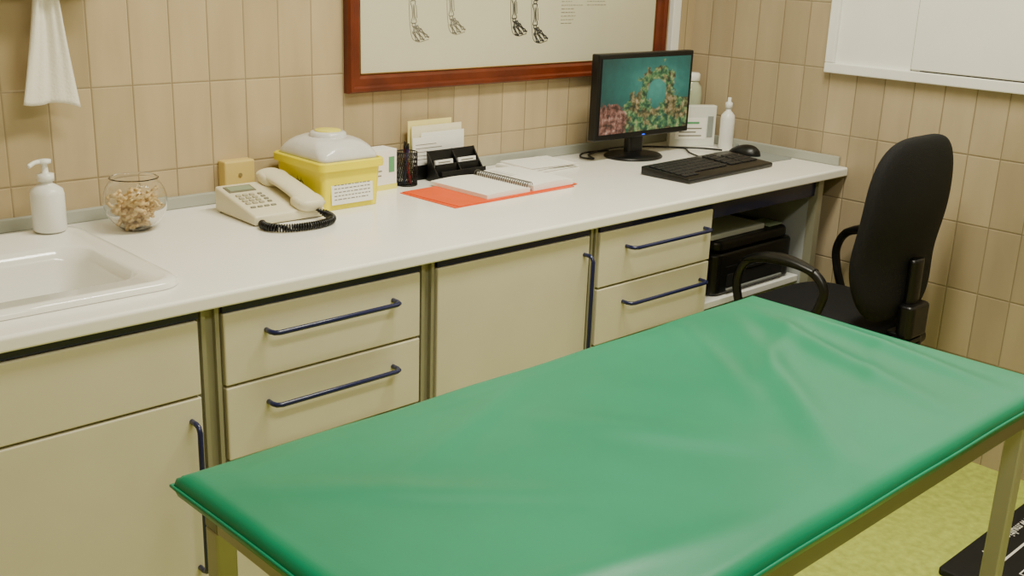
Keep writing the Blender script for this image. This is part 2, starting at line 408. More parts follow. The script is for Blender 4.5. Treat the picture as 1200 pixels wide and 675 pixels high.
# ---------------------------------------------------------------- bottles
def bottle(name,label,cat,loc,r,h,spray=False):
    c=thing(name,label,cat,loc)
    g=G();g.lathe([(0,0),(r*.9,0),(r,.004),(r,h*.78),(r*.93,h*.88),(r*.6,h*.96),(r*.38,h),(r*.38,h+.008),(0,h+.008)],whp);mesh('bottle_body',g,c)
    g=G()
    if spray:
        g.lathe([(0,0),(r*.5,0),(r*.5,.018),(r*.25,.022),(r*.25,.035),(0,.036)],whp,c=(0,0,h+.008))
    else:
        g.lathe([(0,0),(r*.5,0),(r*.5,.014),(r*.2,.016),(r*.16,.035),(r*.4,.036),(r*.4,.043),(0,.045)],whp,c=(0,0,h+.006))
        g.tube([(0,0,h+.045),(-.02,-.006,h+.046),(-.036,-.012,h+.04)],.0045,whp)
    mesh('pump' if not spray else 'nozzle',g,c);return c
bottle('soap_dispenser','white plastic soap bottle with pump beside the sink','soap bottle',(-2.168,-.062,.0145),.033,.098)
bottle('spray_bottle','slim white plastic bottle with nozzle beside the monitor','bottle',(-.005,-.185,.0),.0235,.125,True)
# ---------------------------------------------------------------- glass bowl
BX,BY=-1.999,-.098
c=thing('glass_bowl','round clear glass bowl holding tan biscuits','glass bowl',(BX,BY,.0))
g=G();R0=.066
po=[]
for k in range(15):
    a=-pi/2+.45+k/14*(pi-.45-.80);po.append((R0*math.cos(a),R0+R0*math.sin(a)-.004))
pr=[(0,0.0005),(po[0][0],.0005)]+po[1:]+[(po[-1][0]+.004,po[-1][1]+.004),(po[-1][0]+.001,po[-1][1]+.006)]
pi_=[(max(r-.0022,0),z+.0008) for r,z in po[::-1]]
pr+=pi_+[(0,po[0][1]+.003)]
g.lathe(pr,glass,seg=48);mesh('bowl',g,c)
src=None
for q in range(84):
    lay=q//15;zz=.013+lay*.0125+random.uniform(-.002,.002)
    rmax=math.sqrt(max(.0001,.063**2-(zz-.062)**2))-.015
    rr_=(random.uniform(.05,1)**.5)*rmax
    a=q*2.4
    if src is None:
        g=G();P=[(-.017,0,0),(-.008,.002,.002),(0,-.001,.0),(.008,.002,-.001),(.017,0,.001)]
        g.tube(P,lambda u:.0032+.0014*math.sin(u*pi*5)**2,tan,seg=8,smooth=4)
        src=mesh('dog_biscuit',g,label='small tan dog biscuit in the glass bowl',category='biscuit',group='dog biscuits in the glass bowl')
        o=src
    else:
        o=src.copy();COL.objects.link(o)
    o.location=(BX+rr_*math.cos(a),BY+rr_*math.sin(a),zz);o.rotation_euler=(random.uniform(-.4,.4),random.uniform(-.6,.6),random.uniform(0,6.3))
# ---------------------------------------------------------------- wall socket
c=thing('wall_socket_box','cream telephone socket box on the wall','socket box',(-1.695,YW,.068))
g=G();g.box(-.040,.040,-.034,0,-.030,.034,mat('socket_cream','#d6bd70',.45),bev=.004);mesh('cover',g,c)
g=G();g.cyl((0,-.034,0),(0,-.036,0),.005,mat('screw','#a89a70',.4,metal=.6));mesh('screw',g,c)
# ---------------------------------------------------------------- telephone
c=thing('telephone','cream corded desk telephone with display and keypad','telephone',(-1.702,-.142,0),-.02)
def wedge(x0,x1,y0,y1,z0f,z0b,m,bev=.006,zb=0.002):
    t=bmesh.new();v=[t.verts.new(p) for p in((x0,y0,zb),(x1,y0,zb),(x1,y1,zb),(x0,y1,zb),(x0,y0,z0f),(x1,y0,z0f),(x1,y1,z0b),(x0,y1,z0b))]
    for f in((3,2,1,0),(4,5,6,7),(0,1,5,4),(1,2,6,5),(2,3,7,6),(3,0,4,7)): t.faces.new([v[i] for i in f])
    bmesh.ops.bevel(t,geom=t.edges[:],offset=bev,segments=3,profile=.5,affect='EDGES');bmesh.ops.recalc_face_normals(t,faces=t.faces);g.add(t,m,True)
g=G()
zf_,zb_=.024,.060;Y0,Y1=-.092,.092
wedge(-.088,.092,Y0,Y1,zf_,zb_,phone)
for x in(-.075,.08):
    for y in(-.075,.075): g.cyl((x,y,0),(x,y,.004),.008,blkm)
slope=(zb_-zf_)/(Y1-Y0)
zt=lambda y:zf_+(y-Y0)*slope
mesh('phone_body',g,c)
an=math.atan(slope)
def onface(x,y,z=0):return T(x,y,zt(y)+z)@Rx(an)
g=G();g.box(-.034,.034,-.017,.017,-.001,.002,mat('bezel_dark','#77735f',.4),bev=.0008,M=onface(-.042,.058));g.box(-.029,.029,-.012,.012,.002,.0028,lcd,M=onface(-.042,.058));mesh('display',g,c,label='grey display with dark border')
src=None
for j in range(4):
    for i in range(3):
        if src is None:
            g=G();g.box(-.0058,.0058,-.0042,.0042,0,.0035,mat('key_grey','#b3ad94',.4),bev=.001);src=mesh('key',g,c);o=src
        else: o=src.copy();COL.objects.link(o);o.parent=c
        o.matrix_local=onface(-.066+i*.0168,.020-j*.0150,0)
g=G()
for j in range(4): g.box(-.005,.005,-.0035,.0035,0,.003,mat('key_dark','#8a8775',.5),bev=.001,M=onface(-.012,.020-j*.0150))
for i in range(4): g.box(-.006,.006,-.003,.003,0,.003,mat('key_dark','#8a8775',.5),bev=.001,M=onface(-.066+i*.017,-.047))
mesh('function_keys',g,c)
g=G()
P=[(.054,y,zt(y)+z) for y,z in((-.100,.013),(-.07,.018),(-.03,.0205),(.02,.0205),(.06,.018),(.096,.013))]
g.tube(P,lambda u:.030+.004*abs(u*2-1)**2,phone,seg=22,flat=.40)
for y in(-.074,.072): g.rbox(.018,.091,-.033,.033,-.002,.024,phone,r=.028,bev=.010,smooth=True,M=onface(0,y))
mesh('handset',g,c)
path=catmull([(-.066,-.092,.012),(-.082,-.115,.010),(-.076,-.150,.010),(-.045,-.172,.010),(.01,-.178,.010),(.055,-.166,.010),(.078,-.142,.010),(.078,-.118,.014),(.060,-.104,.024)],10)
L=[0]
for a,b_ in zip(path,path[1:]):L.append(L[-1]+(b_-a).length)
hel=[];tot=L[-1];npt=1300
def at(s):
    for i in range(len(L)-1):
        if s<=L[i+1]:
            f=(s-L[i])/(L[i+1]-L[i]);return path[i].lerp(path[i+1],f),(path[i+1]-path[i]).normalized()
    return path[-1],(path[-1]-path[-2]).normalized()
for k in range(npt):
    s=k/(npt-1)*tot;p,Tn=at(s);sd=Tn.cross(Vector((0,0,1))).normalized();up=sd.cross(Tn)
    a=s/.0058*2*pi;rad=.0070*min(1,min(s,tot-s)/.02)
    hel.append(p+sd*rad*math.cos(a)+up*rad*math.sin(a))
g=G();g.tube(hel,.0024,blk,seg=5,smooth=0);mesh('coiled_cord',g,c,label='black coiled cord')
# ---------------------------------------------------------------- sharps container
c=thing('sharps_container','yellow sharps waste container with white domed lid','sharps container',(-1.512,-.102,0),.0)
g=G();g.rbox(-.084,.084,-.100,.100,0,.106,yel,r=.012,bev=.003,taper=.94)
g.loft(-.092,.092,-.108,.108,[(.096,.0,.016),(.113,0,.016),(.116,.003,.016),(.116,.007,.016),(.111,.009,.014)],yel);mesh('body',g,c)
milk=mat('lid_milky','#eeedea',.22,var=.04,vscale=25,coat=.4,trans=.2,bump=.15,bscale=18)
g=G();g.loft(-.083,.083,-.099,.099,[(.110,0,.02),(.124,.001,.022),(.135,.005,.03),(.146,.012,.04),(.154,.021,.045),(.159,.032,.045),(.161,.045,.036)],milk,seg=10,smooth=True)
g.lathe([(0,.172),(.038,.172),(.043,.169),(.045,.162),(.047,.152)],milk,c=(0,-.0,0));mesh('lid',g,c,label='translucent white domed lid')
g=G();g.lathe([(0,.175),(.030,.175),(.032,.1735),(.032,.171)],mat('pale_yellow','#e9df58',.4),c=(0,0,0));mesh('cap',g,c,label='round pale yellow cap')
g=G();tM=T(0,-.0970,.050)@Rx(-.056)
g.box(-.058,.060,-.0010,.0006,-.036,.036,wht,M=tM)
for k in range(7):
    z=.026-k*.0085;x=-.050
    while x<.048:
        w=random.uniform(.004,.012);g.box(x,min(x+w,.052),-.0015,-.0009,z,z+.0022,green_txt if k==0 else ink2,M=tM);x+=w+.003
mesh('label_sheet',g,c,label='white printed label')
g=G();Ml=T(-.0816,.0,.058)@Ry(.05)@Rz(-pi/2)@Rx(pi/2)
for k in range(3):
    a=pi/2+k*2*pi/3;cc=(math.cos(a)*.009,math.sin(a)*.009,0)
    pts=[(cc[0]+.008*math.cos(a+q/24*2*pi),cc[1]+.008*math.sin(a+q/24*2*pi),0) for q in range(2,23)]
    g.tube([Ml@Vector(p) for p in pts],.0016,olive_ink,seg=5,smooth=0)
pts=[Ml@Vector((.0065*math.cos(q/16*2*pi),.0065*math.sin(q/16*2*pi),0)) for q in range(16)];g.tube(pts,.0008,olive_ink,seg=5,smooth=0,closed=True)
mesh('hazard_symbol',g,c,label='olive hazard symbol print')
# ---------------------------------------------------------------- medicine box
c=thing('medicine_box','small white carton with green print beside sharps container','carton',(-1.332,-.052,0),.05)
g=G();g.box(-.045,.045,-.028,.028,0,.104,wht,bev=.001);mesh('carton',g,c)
g=G();g.box(-.045,.045,-.0288,-.0278,.0,.014,mat('pale_yellow','#e9e160',.4));g.box(.018,.036,-.0288,-.0278,.045,.085,green_txt)
for k in range(5): g.box(-.038,-.038+random.uniform(.02,.04),-.0288,-.0278,.085-k*.012,.088-k*.012,ink2)
g.box(-.0458,-.0448,-.02,.02,.05,.09,mat('pale_green','#b9d7a0',.6));mesh('printed_band',g,c,label='green and yellow print')
# ---------------------------------------------------------------- pen holder
c=thing('pen_holder','black mesh pen cup with pens','pen holder',(-1.240,-.060,0))
g=G()
g.lathe([(0,0),(.027,0),(.028,.003),(.027,.003),(0,.003)],blk);
for z in(.003,.088): g.tube([(.028*math.cos(q/20*2*pi),.028*math.sin(q/20*2*pi),z) for q in range(20)],.0016,blk,seg=6,smooth=0,closed=True)
for q in range(28):
    a=q/28*2*pi
    for sg in(-1,1): g.tube([(.028*math.cos(a+sg*u*.8),.028*math.sin(a+sg*u*.8),.003+u*.085) for u in(0,.25,.5,.75,1)],.0009,blk,seg=4,smooth=0)
mesh('mesh_cup',g,c)
for k,(a,col,hh) in enumerate(((.3,'#20304a',.105),(1.9,'#8a1f2a',.10),(3.4,'#15151a',.112),(4.6,'#3a2a66',.10))):
    g=G();m=mat('pen_%d'%k,col,.3);d=Vector((math.cos(a)*.02,math.sin(a)*.02,hh));p=Vector((-math.cos(a)*.012,-math.sin(a)*.012,.0045))
    g.cyl(p,p+d*.92,.0038,m,seg=12);g.cyl(p+d*.92,p+d,.0038,blk,seg=12,r2=.002)
    mesh('pen',g,loc=(-1.240,-.060,0),label=('dark ballpoint pen in the mesh cup' if k!=1 else 'red ballpoint pen in the mesh cup'),category='pen',group='pens in the mesh cup')
# ---------------------------------------------------------------- letter rack + card holder
RX,RY=-1.095,-.010
c=thing('letter_rack','black rack holding upright papers by the wall','letter rack',(RX,RY,0),0)
g=G();g.box(-.10,.10,-.022,.022,0,.004,blk,bev=.001);g.box(-.10,.10,-.022,-.020,.004,.04,blk,bev=.0005);g.box(-.10,.10,.019,.021,.004,.06,blk,bev=.0005);mesh('rack',g,c)
for k,(xa,xb,hh,yy,m) in enumerate(((-.092,.06,.150,.012,mat('yellow_paper','#eadf92',.7)),(-.085,.090,.136,.005,mat('cream_paper','#ebe4c4',.7)),(-.06,.092,.118,-.004,wht),(-.095,.055,.108,-.012,wht))):
    g=G();g.box(xa,xb,-.0012,.0012,0,hh,m,M=T(0,yy,.005)@Rx(-.02))
    if k>=2:
        for q in range(5): g.box(xa+.01,xa+.03+random.uniform(.02,.09),-.0018,-.0011,hh-.02-q*.010,hh-.0185-q*.010,ink2,M=T(0,yy,.005)@Rx(-.02))
    mesh('paper_sheet',g,loc=(RX,RY,0),label=('pale yellow paper sheet standing in the rack','cream paper sheet standing in the rack','white paper sheet standing in the rack','white paper sheet standing in the rack')[k],category='paper',group='papers in the rack')
HX,HY=-1.075,-.068
c=thing('card_holder','black desk card holder with white cards','card holder',(HX,HY,0),.02)
g=G();g.rbox(-.085,.085,-.033,.030,0,.012,blk,r=.008,bev=.002)
def plate(x0,x1,y,z1,lean): g.box(x0,x1,-.002,.002,0,z1,blk,bev=.001,M=T(0,y,.01)@Rx(lean))
plate(-.085,.085,.016,.070,-.12);plate(-.075,.0,-.004,.035,-.15);plate(.008,.085,-.004,.035,-.15);plate(-.075,.085,-.028,.02,-.15)
for x in(-.083,.083,.004): g.poly([(x-.002,-.03,.01),(x-.002,.02,.01),(x-.002,.026,.08),(x-.002,.0,.045)],blk,.004,(1,0,0))
mesh('holder',g,c)
for x0,x1 in((-.068,-.006),(.014,.078)):
    g=G();g.box(x0,x1,-.003,.003,0,.042,wht,M=T(0,.006,.0125)@Rx(-.13))
    g.box(x0+.01,x1-.01,-.0036,-.0028,.034,.037,ink2,M=T(0,.006,.0125)@Rx(-.13))
    mesh('business_cards',g,loc=(HX,HY,0),rot=(0,0,.02),label='stack of white cards in the black holder',category='cards',group='cards in the holder')
# ---------------------------------------------------------------- folder + notebook
c=thing('folder','orange cardboard folder lying under the notebook','folder',(-1.100,-.232,0.0003),.03)
g=G();g.box(-.215,.215,-.105,.105,0,.0018,orange);mesh('back_cover',g,c)
g=G();g.box(-.205,.240,-.098,.11,.0019,.0035,orange,M=Rz(.03));mesh('front_cover',g,c)
c=thing('notebook','open spiral notebook with white pages on orange folder','notebook',(-1.035,-.212,.0042),.03)
def page(x0,x1,z0,z1,curl=0):
    t=bmesh.new();NX=14
    top=[];bot=[]
    for i in range(NX+1):
        u=i/NX;x=x0+(x1-x0)*u;zz=z1+curl*math.sin(u*pi)
        top.append([t.verts.new((x,y,zz)) for y in(-.108,.108)]);bot.append([t.verts.new((x,y,z0)) for y in(-.108,.108)])
    for i in range(NX):
        t.faces.new((top[i][0],top[i+1][0],top[i+1][1],top[i][1]));t.faces.new((bot[i][0],bot[i][1],bot[i+1][1],bot[i+1][0]))
        t.faces.new((top[i][0],bot[i][0],bot[i+1][0],top[i+1][0]));t.faces.new((top[i][1],top[i+1][1],bot[i+1][1],bot[i][1]))
    t.faces.new((top[0][0],top[0][1],bot[0][1],bot[0][0]));t.faces.new((top[-1][1],top[-1][0],bot[-1][0],bot[-1][1]))
    bmesh.ops.recalc_face_normals(t,faces=t.faces);g.add(t,wht,False)
g=G();page(-.160,-.006,0,.010,curl=.003);
mesh('page_block',g,c)
g=G();page(.006,.160,0,.014,curl=.004)
for k in range(6): g.box(.03,.03+random.uniform(.03,.07),.082-k*.014,.0826-k*.014,.0172,.0178,ink2)
mesh('page_block',g,c)
g=G()
for k in range(26):
    y=-.1+k*.008;g.tube([(.011*math.cos(a/12*2*pi),y+.0,.0125+.011*math.sin(a/12*2*pi)) for a in range(12)],.0012,mat('wire_dark','#55554f',.4,metal=.6),seg=5,smooth=0,closed=True)
mesh('spiral_binding',g,c,label='metal spiral wire')
for k,(x,y,a,w,d,z) in enumerate(((-.765,-.070,.05,.20,.15,0),(-.77,-.068,.10,.19,.14,.0065),(-.765,-.075,-.06,.18,.135,.0112))):
    g=G();g.box(-w/2,w/2,-d/2,d/2,0,.006 if k==0 else .004,wht)
    g.box(-w/2+.001,w/2-.001,-d/2-.0003,-d/2+.001,.0015,.0025,ink2)
    mesh('booklet',g,loc=(x,y,z),rot=(0,0,a),label='white booklet in a small stack beside the monitor',category='booklet',group='stacked booklets')
# ---------------------------------------------------------------- monitor
c=thing('monitor','black flat screen monitor showing an underwater coral scene','monitor',(-.380,-.125,0),-.02)
g=G();g.lathe([(0,0),(.098,0),(.10,.004),(.094,.009),(.05,.014),(.03,.017),(0,.018)],blk,c=(-.01,.01,0),seg=48,M=Matrix.Diagonal((1,.85,1,1)))
g.rbox(-.04,.025,.0,.03,.012,.12,blk,r=.01,bev=.002);mesh('stand',g,c)
g=G();g.box(-.217,.217,-.016,.014,.066,.322,blk,bev=.004);g.rbox(-.15,.15,.01,.04,.09,.30,blk,r=.02,bev=.008)
g.box(-.204,.204,-.0175,-.0155,.083,.309,blkm);mesh('casing',g,c)
m=bpy.data.materials.new('screen_picture');m.use_nodes=True;nt=m.node_tree;N=nt.nodes;LK=nt.links;b_=N['Principled BSDF']
tc=N.new('ShaderNodeTexCoord');sp=N.new('ShaderNodeSeparateXYZ');LK.new(tc.outputs['Generated'],sp.inputs[0])
def math_(op,a,b=None,c=None):
    n=N.new('ShaderNodeMath');n.operation=op
    for i,v in enumerate((a,b,c)):
        if v is None: continue
        if isinstance(v,(int,float)): n.inputs[i].default_value=v
        else: LK.new(v,n.inputs[i])
    return n.outputs[0]
U=sp.outputs['X'];V=sp.outputs['Z']
mpg=N.new('ShaderNodeMapping');mpg.inputs['Scale'].default_value=(1.6,1,1);LK.new(tc.outputs['Generated'],mpg.inputs[0])
def noi(sc,det=5,ro=.5,off=0):
    n=N.new('ShaderNodeTexNoise');n.inputs['Scale'].default_value=sc;n.inputs['Detail'].default_value=det;n.inputs['Roughness'].default_value=ro
    if off:
        q=N.new('ShaderNodeVectorMath');q.operation='ADD';q.inputs[1].default_value=(off,off,off);LK.new(mpg.outputs[0],q.inputs[0]);LK.new(q.outputs[0],n.inputs['Vector'])
    else: LK.new(mpg.outputs[0],n.inputs['Vector'])
    return n.outputs['Fac']
nf=math_('SUBTRACT',noi(6,6,.6),.5)
def dist(cx,cy,sx,sy):
    a=math_('DIVIDE',math_('SUBTRACT',U,cx),sx);b=math_('DIVIDE',math_('SUBTRACT',V,cy),sy)
    return math_('SQRT',math_('ADD',math_('MULTIPLY',a,a),math_('MULTIPLY',b,b)))
def soft(x,lim,wd):
    n=N.new('ShaderNodeMapRange');LK.new(x,n.inputs['Value']);n.inputs['From Min'].default_value=lim-wd;n.inputs['From Max'].default_value=lim+wd;n.inputs['To Min'].default_value=1;n.inputs['To Max'].default_value=0;return n.outputs[0]
ring=soft(math_('ADD',math_('ABSOLUTE',math_('SUBTRACT',math_('ADD',dist(.62,.50,.16,.30),math_('MULTIPLY',nf,.7)),1)),math_('MULTIPLY',nf,1.2)),.32,.05)
m1=soft(math_('ADD',dist(.10,.12,.20,.34),math_('MULTIPLY',nf,1.4)),.92,.05)
m2=soft(math_('ADD',dist(.92,.12,.28,.34),math_('MULTIPLY',nf,2.0)),.9,.06)
m4=soft(math_('ADD',dist(.40,.28,.16,.30),math_('MULTIPLY',nf,2.0)),.9,.06)
m3=soft(math_('ADD',V,math_('MULTIPLY',nf,.6)),.18,.03)
mask=math_('MAXIMUM',math_('MAXIMUM',ring,m4),math_('MAXIMUM',m2,m3))
def ramp(fac,st):
    cr=N.new('ShaderNodeValToRGB');LK.new(fac,cr.inputs[0]);e=cr.color_ramp.elements
    e[0].position=st[0][0];e[0].color=S(st[0][1]);e[1].position=st[-1][0];e[1].color=S(st[-1][1])
    for p,c_ in st[1:-1]: x=e.new(p);x.color=S(c_)
    return cr.outputs[0]
def mix(f,a,b):
    x=N.new('ShaderNodeMix');x.data_type='RGBA';LK.new(f,x.inputs['Factor']);LK.new(a,x.inputs['A']);LK.new(b,x.inputs['B']);return x.outputs['Result']
fine=noi(13,7,.62)
cr=ramp(fine,[(.30,'#082018'),(.42,'#1c4a34'),(.50,'#3f7448'),(.58,'#7f9a58'),(.66,'#b4b078'),(.76,'#e0d8a8')])
cr3=ramp(fine,[(.30,'#142018'),(.44,'#44482c'),(.54,'#8a7a4c'),(.64,'#b8a478'),(.74,'#e0d4b8')])
crm=mix(soft(noi(6,3,.5,7.3),.5,.05),cr,cr3)
cr2=ramp(fine,[(.30,'#101410'),(.42,'#4a3026'),(.52,'#8a5848'),(.62,'#b88c78'),(.74,'#dcc8b0')])
bg=ramp(math_('ADD',math_('MULTIPLY',dist(.62,.62,1,1),.9),math_('MULTIPLY',nf,.35)),[(.0,'#4fa08a'),(.3,'#277062'),(.6,'#134a42'),(1,'#082624')])
fin=mix(m1,mix(mask,bg,crm),cr2)
b_.inputs['Base Color'].default_value=(.01,.01,.01,1);b_.inputs['Roughness'].default_value=.3
LK.new(fin,b_.inputs['Emission Color']);b_.inputs['Emission Strength'].default_value=.85
g=G();g.box(-.202,.202,-.0182,-.0172,.085,.307,m);mesh('screen',g,c,label='lit screen with green underwater coral picture')
g=G();g.box(-.005,.005,-.0182,-.0155,.072,.0745,blueled);mesh('power_light',g,c,label='small blue power light')
g=G();g.tube([(-.40,-.02,.006),(-.50,-.01,.006),(-.56,-.05,.005),(-.545,-.09,.005),(-.50,-.03,.005),(-.36,0,.006),(-.25,-.02,.005),(-.17,-.09,.005),(-.10,-.15,.005),(-.07,-.22,.006)],.003,blk)
g.tube([(-.3,-.0,.004),(-.22,-.04,.005),(-.15,-.12,.005),(-.2,-.19,.005),(-.24,-.27,.005)],.0028,blk)
mesh('computer_cable',g,label='black computer cables lying behind the monitor',category='cable')
# keyboard
c=thing('keyboard','black computer keyboard on the worktop','keyboard',(-.375,-.395,0),.045)
g=G();wedge(-.218,.218,-.085,.085,.014,.026,blk,bev=.004,zb=.001);mesh('keyboard_base',g,c)
kz=lambda y:.014+(y+.085)*(.012/.17)
src=None;cnt=0
for r_ in range(6):
    y=.062-r_*.0235
    if r_==5: xs=[(-.205,.02),(-.18,.02),(-.155,.02),(-.085,.11),(-.012,.02),(.013,.02),(.038,.02),(.07,.018),(.09,.018),(.11,.018),(.149,.038),(.19,.018),(.21,.018)]
    else: xs=[(-.207+k*.0196,.0175) for k in range(13)]+[(.07,.018),(.09,.018),(.11,.018)]+([(.140,.018),(.16,.018),(.18,.018),(.20,.018)] if r_ else [])
    for x,w in xs:
        if cnt>=99: break
        if src is None:
            g=G();g.box(-.5,.5,-.5,.5,0,1,mat('key_black','#1c1c1e',.5),bev=.08,seg=1);src=mesh('key',g,c);o=src
        else: o=src.copy();COL.objects.link(o);o.parent=c
        o.location=(x*.955,y*.95,kz(y*.95)-.001);o.scale=(w*.95,.017,.005);o.rotation_euler=(.07,0,0);cnt+=1
g=G();g.rbox(-.085,.075,-.10,.10,0,.003,gpad,r=.015,bev=.001);mesh('mouse_pad',g,loc=(-.045,-.325,0.0003),rot=(0,0,-.05),label='thin grey mouse pad beside the keyboard',category='mouse pad')
c=thing('computer_mouse','black computer mouse on a grey pad','mouse',(-.060,-.30,.0035),.2)
t=bmesh.new();bmesh.ops.create_uvsphere(t,u_segments=28,v_segments=16,radius=1)
for v in t.verts:
    v.co.z=max(v.co.z,0);v.co=Vector((v.co.x*.031*(1-.08*v.co.y),v.co.y*.054,v.co.z*.032*(1-.25*v.co.y)))
g=G();g.add(t,blk,True);mesh('shell',g,c)
g=G();g.cyl((-.003,.028,.0255),(.003,.028,.0255),.006,gpad,seg=16);mesh('scroll_wheel',g,c)
c=thing('white_device_box','white upright box with printed card beside monitor','box',(-.064,-.085,0),-.52)
g=G();g.box(-.080,.080,-.014,.014,0,.135,mat('box_white','#dedfd6',.5),bev=.003);mesh('box_body',g,c)
g=G();g.box(-.062,.045,-.0152,-.0138,.025,.095,wht);g.box(-.05,.02,-.016,-.015,.075,.082,green_txt);g.box(-.05,.03,-.016,-.015,.058,.062,ink2);g.box(-.05,.01,-.016,-.015,.046,.050,ink2);g.box(-.05,.03,-.016,-.015,.034,.038,ink2);g.box(.050,.070,-.0152,-.0138,.03,.10,gpad);mesh('printed_card',g,c)
c=thing('glass_jar','wide pale jar with white lid in the corner','jar',(-.008,-.024,0))
g=G();g.lathe([(0,0),(.037,0),(.040,.004),(.040,.165),(.036,.188),(.027,.200),(.026,.207),(0,.207)],mat('jar_glass','#b9c2a6',.1,var=.03,spec=.7));mesh('jar_body',g,c)
g=G();g.lathe([(0,.2075),(.029,.2075),(.030,.209),(.030,.228),(.026,.233),(0,.234)],whp);mesh('lid',g,c)
# ---------------------------------------------------------------- examination table
bx0,bx1,by0,by1=-2.446,-1.240,-1.734,-1.150;zm=-.037
c=thing('examination_table','steel examination table with green vinyl padded top','examination table',((bx0+bx1)/2,(by0+by1)/2,ZF))
CX,CY=(bx0+bx1)/2,(by0+by1)/2;zo=-ZF
vin=bpy.data.materials.new('green_vinyl');vin.use_nodes=True;N=vin.node_tree.nodes;LK=vin.node_tree.links;b_=N['Principled BSDF']
tc=N.new('ShaderNodeTexCoord')
n1=N.new('ShaderNodeTexNoise');n1.inputs['Scale'].default_value=4;n1.inputs['Detail'].default_value=4;LK.new(tc.outputs['Object'],n1.inputs['Vector'])
rp=N.new('ShaderNodeValToRGB');rp.color_ramp.elements[0].position=.3;rp.color_ramp.elements[0].color=(0,.205,.100,1);rp.color_ramp.elements[1].position=.7;rp.color_ramp.elements[1].color=(0,.245,.122,1)
LK.new(n1.outputs['Fac'],rp.inputs[0]);LK.new(rp.outputs[0],b_.inputs['Base Color']);b_.inputs['Roughness'].default_value=.34
n2=N.new('ShaderNodeTexNoise');n2.inputs['Scale'].default_value=500;LK.new(tc.outputs['Object'],n2.inputs['Vector'])
bp=N.new('ShaderNodeBump');bp.inputs['Strength'].default_value=.08;bp.inputs['Distance'].default_value=.001;LK.new(n2.outputs['Fac'],bp.inputs['Height']);LK.new(bp.outputs[0],b_.inputs['Normal'])
rid=[((-1.33,-1.17),(-1.50,-1.66),.028,.0090),((-1.37,-1.18),(-1.80,-1.69),.030,.0100),((-1.33,-1.30),(-1.66,-1.45),.022,.006),((-1.27,-1.26),(-1.36,-1.70),.024,.008),
     ((-1.50,-1.17),(-1.72,-1.50),.026,.007),((-2.4,-1.25),(-2.1,-1.5),.025,.005),((-2.35,-1.6),(-2.0,-1.68),.025,.0045),((-1.9,-1.2),(-2.25,-1.34),.025,.0045),((-1.28,-1.45),(-1.52,-1.56),.018,.003),((-2.0,-1.3),(-1.8,-1.6),.035,.005)]
def wr(x,y):
    z=.004*noise.noise(Vector((x*4,y*4,1.3)))+.0008*noise.noise(Vector((x*10,y*7,5)))
    for a,b,w,h_ in rid:
        ax,ay=a;dx,dy=b[0]-ax,b[1]-ay;L2=dx*dx+dy*dy;tt=((x-ax)*dx+(y-ay)*dy)/L2;tc_=min(1,max(0,tt))
        q=math.hypot(x-ax-dx*tc_,y-ay-dy*tc_);z+=h_*math.exp(-(q/w)**2)*math.sin(pi*min(1,max(0,.08+.84*tc_)))
    return z
t=bmesh.new();NX,NY=170,84;top=[];bot=[]
def cl(i,n):
    u=i/n;return u*.7+.3*(.5-.5*math.cos(pi*u))
for i in range(NX+1):
    tr_,br_=[],[]
    for j in range(NY+1):
        u,v=cl(i,NX),cl(j,NY);x=bx0+(bx1-bx0)*u;y=by0+(by1-by0)*v
        d=min(x-bx0,bx1-x,y-by0,by1-y);k=min(d/.022,1);hh=math.sqrt(max(0,1-(1-k)**2))
        wob=.0015*math.sin(x*17+1)*math.sin(x*7.3)
        cu=min(x-bx0,bx1-x)/(bx1-bx0);cv=min(y-by0,by1-y)/(by1-by0)
        X=x+( .004*math.sin(pi*v)*(1 if u<.5 else -1)*(1-min(1,4*cu)));Y=y+(.004*math.sin(pi*u)*(1 if v<.5 else -1)+wob*.6)*(1-min(1,4*cv))
        ez=.001*math.sin(x*23)*math.cos(y*19)
        kk=min(d/.05,1)
        top_z=zm+ez*(1-k)+.016*hh+.003*kk+wr(x,y)*min(d/.06,1)
        a=t.verts.new((X-CX,Y-CY,top_z+zo));tr_.append(a)
        edge=i in(0,NX) or j in(0,NY)
        br_.append(a if edge else t.verts.new((X-CX,Y-CY,zm-.022*hh+zo)))
    top.append(tr_);bot.append(br_)
for i in range(NX):
    for j in range(NY):
        t.faces.new((top[i][j],top[i+1][j],top[i+1][j+1],top[i][j+1]))
        q=(bot[i][j],bot[i][j+1],bot[i+1][j+1],bot[i+1][j])
        try:t.faces.new(q)
        except ValueError: pass
per=[top[i][0].co.copy() for i in range(0,NX,2)]+[top[NX][j].co.copy() for j in range(0,NY,2)]+[top[i][NY].co.copy() for i in range(NX,0,-2)]+[top[0][j].co.copy() for j in range(NY,0,-2)]
g=G();g.add(t,vin,True);g.tube(per,.0026,vin,seg=6,smooth=0,closed=True);mesh('padded_top',g,c,label='green vinyl padded top with creases')
g=G();zt0=zo+zm-.022;a0,a1,b0,b1=bx0-CX+.03,bx1-CX-.03,by0-CY+.022,by1-CY-.022
dst=mat('steel_dark','#85857a',.35,metal=.5)
for q in((a0,a1,b0,b0+.03),(a0,a1,b1-.03,b1),(a0,a0+.03,b0+.03,b1-.03),(a1-.03,a1,b0+.03,b1-.03)): g.box(q[0],q[1],q[2],q[3],zt0-.033,zt0-.0005,steel if q[3]-q[2]>.1 else dst,bev=.002)
g.box(a0+.03,a1-.03,b0+.03,b1-.03,zt0-.006,zt0-.001,steel)
mesh('table_frame',g,c,label='steel table frame')
for sx,sy in((a0,b0),(a1,b0),(a0,b1),(a1,b1)):
    g=G();w=.028;x=sx if sx<0 else sx-w;y=sy if sy<0 else sy-w
    g.box(x,x+w,y,y+w,0.01,zt0-.0335,steel,bev=.003);g.cyl((x+w/2,y+w/2,0),(x+w/2,y+w/2,.012),.018,blkm);mesh('leg',g,c,label='square steel leg')
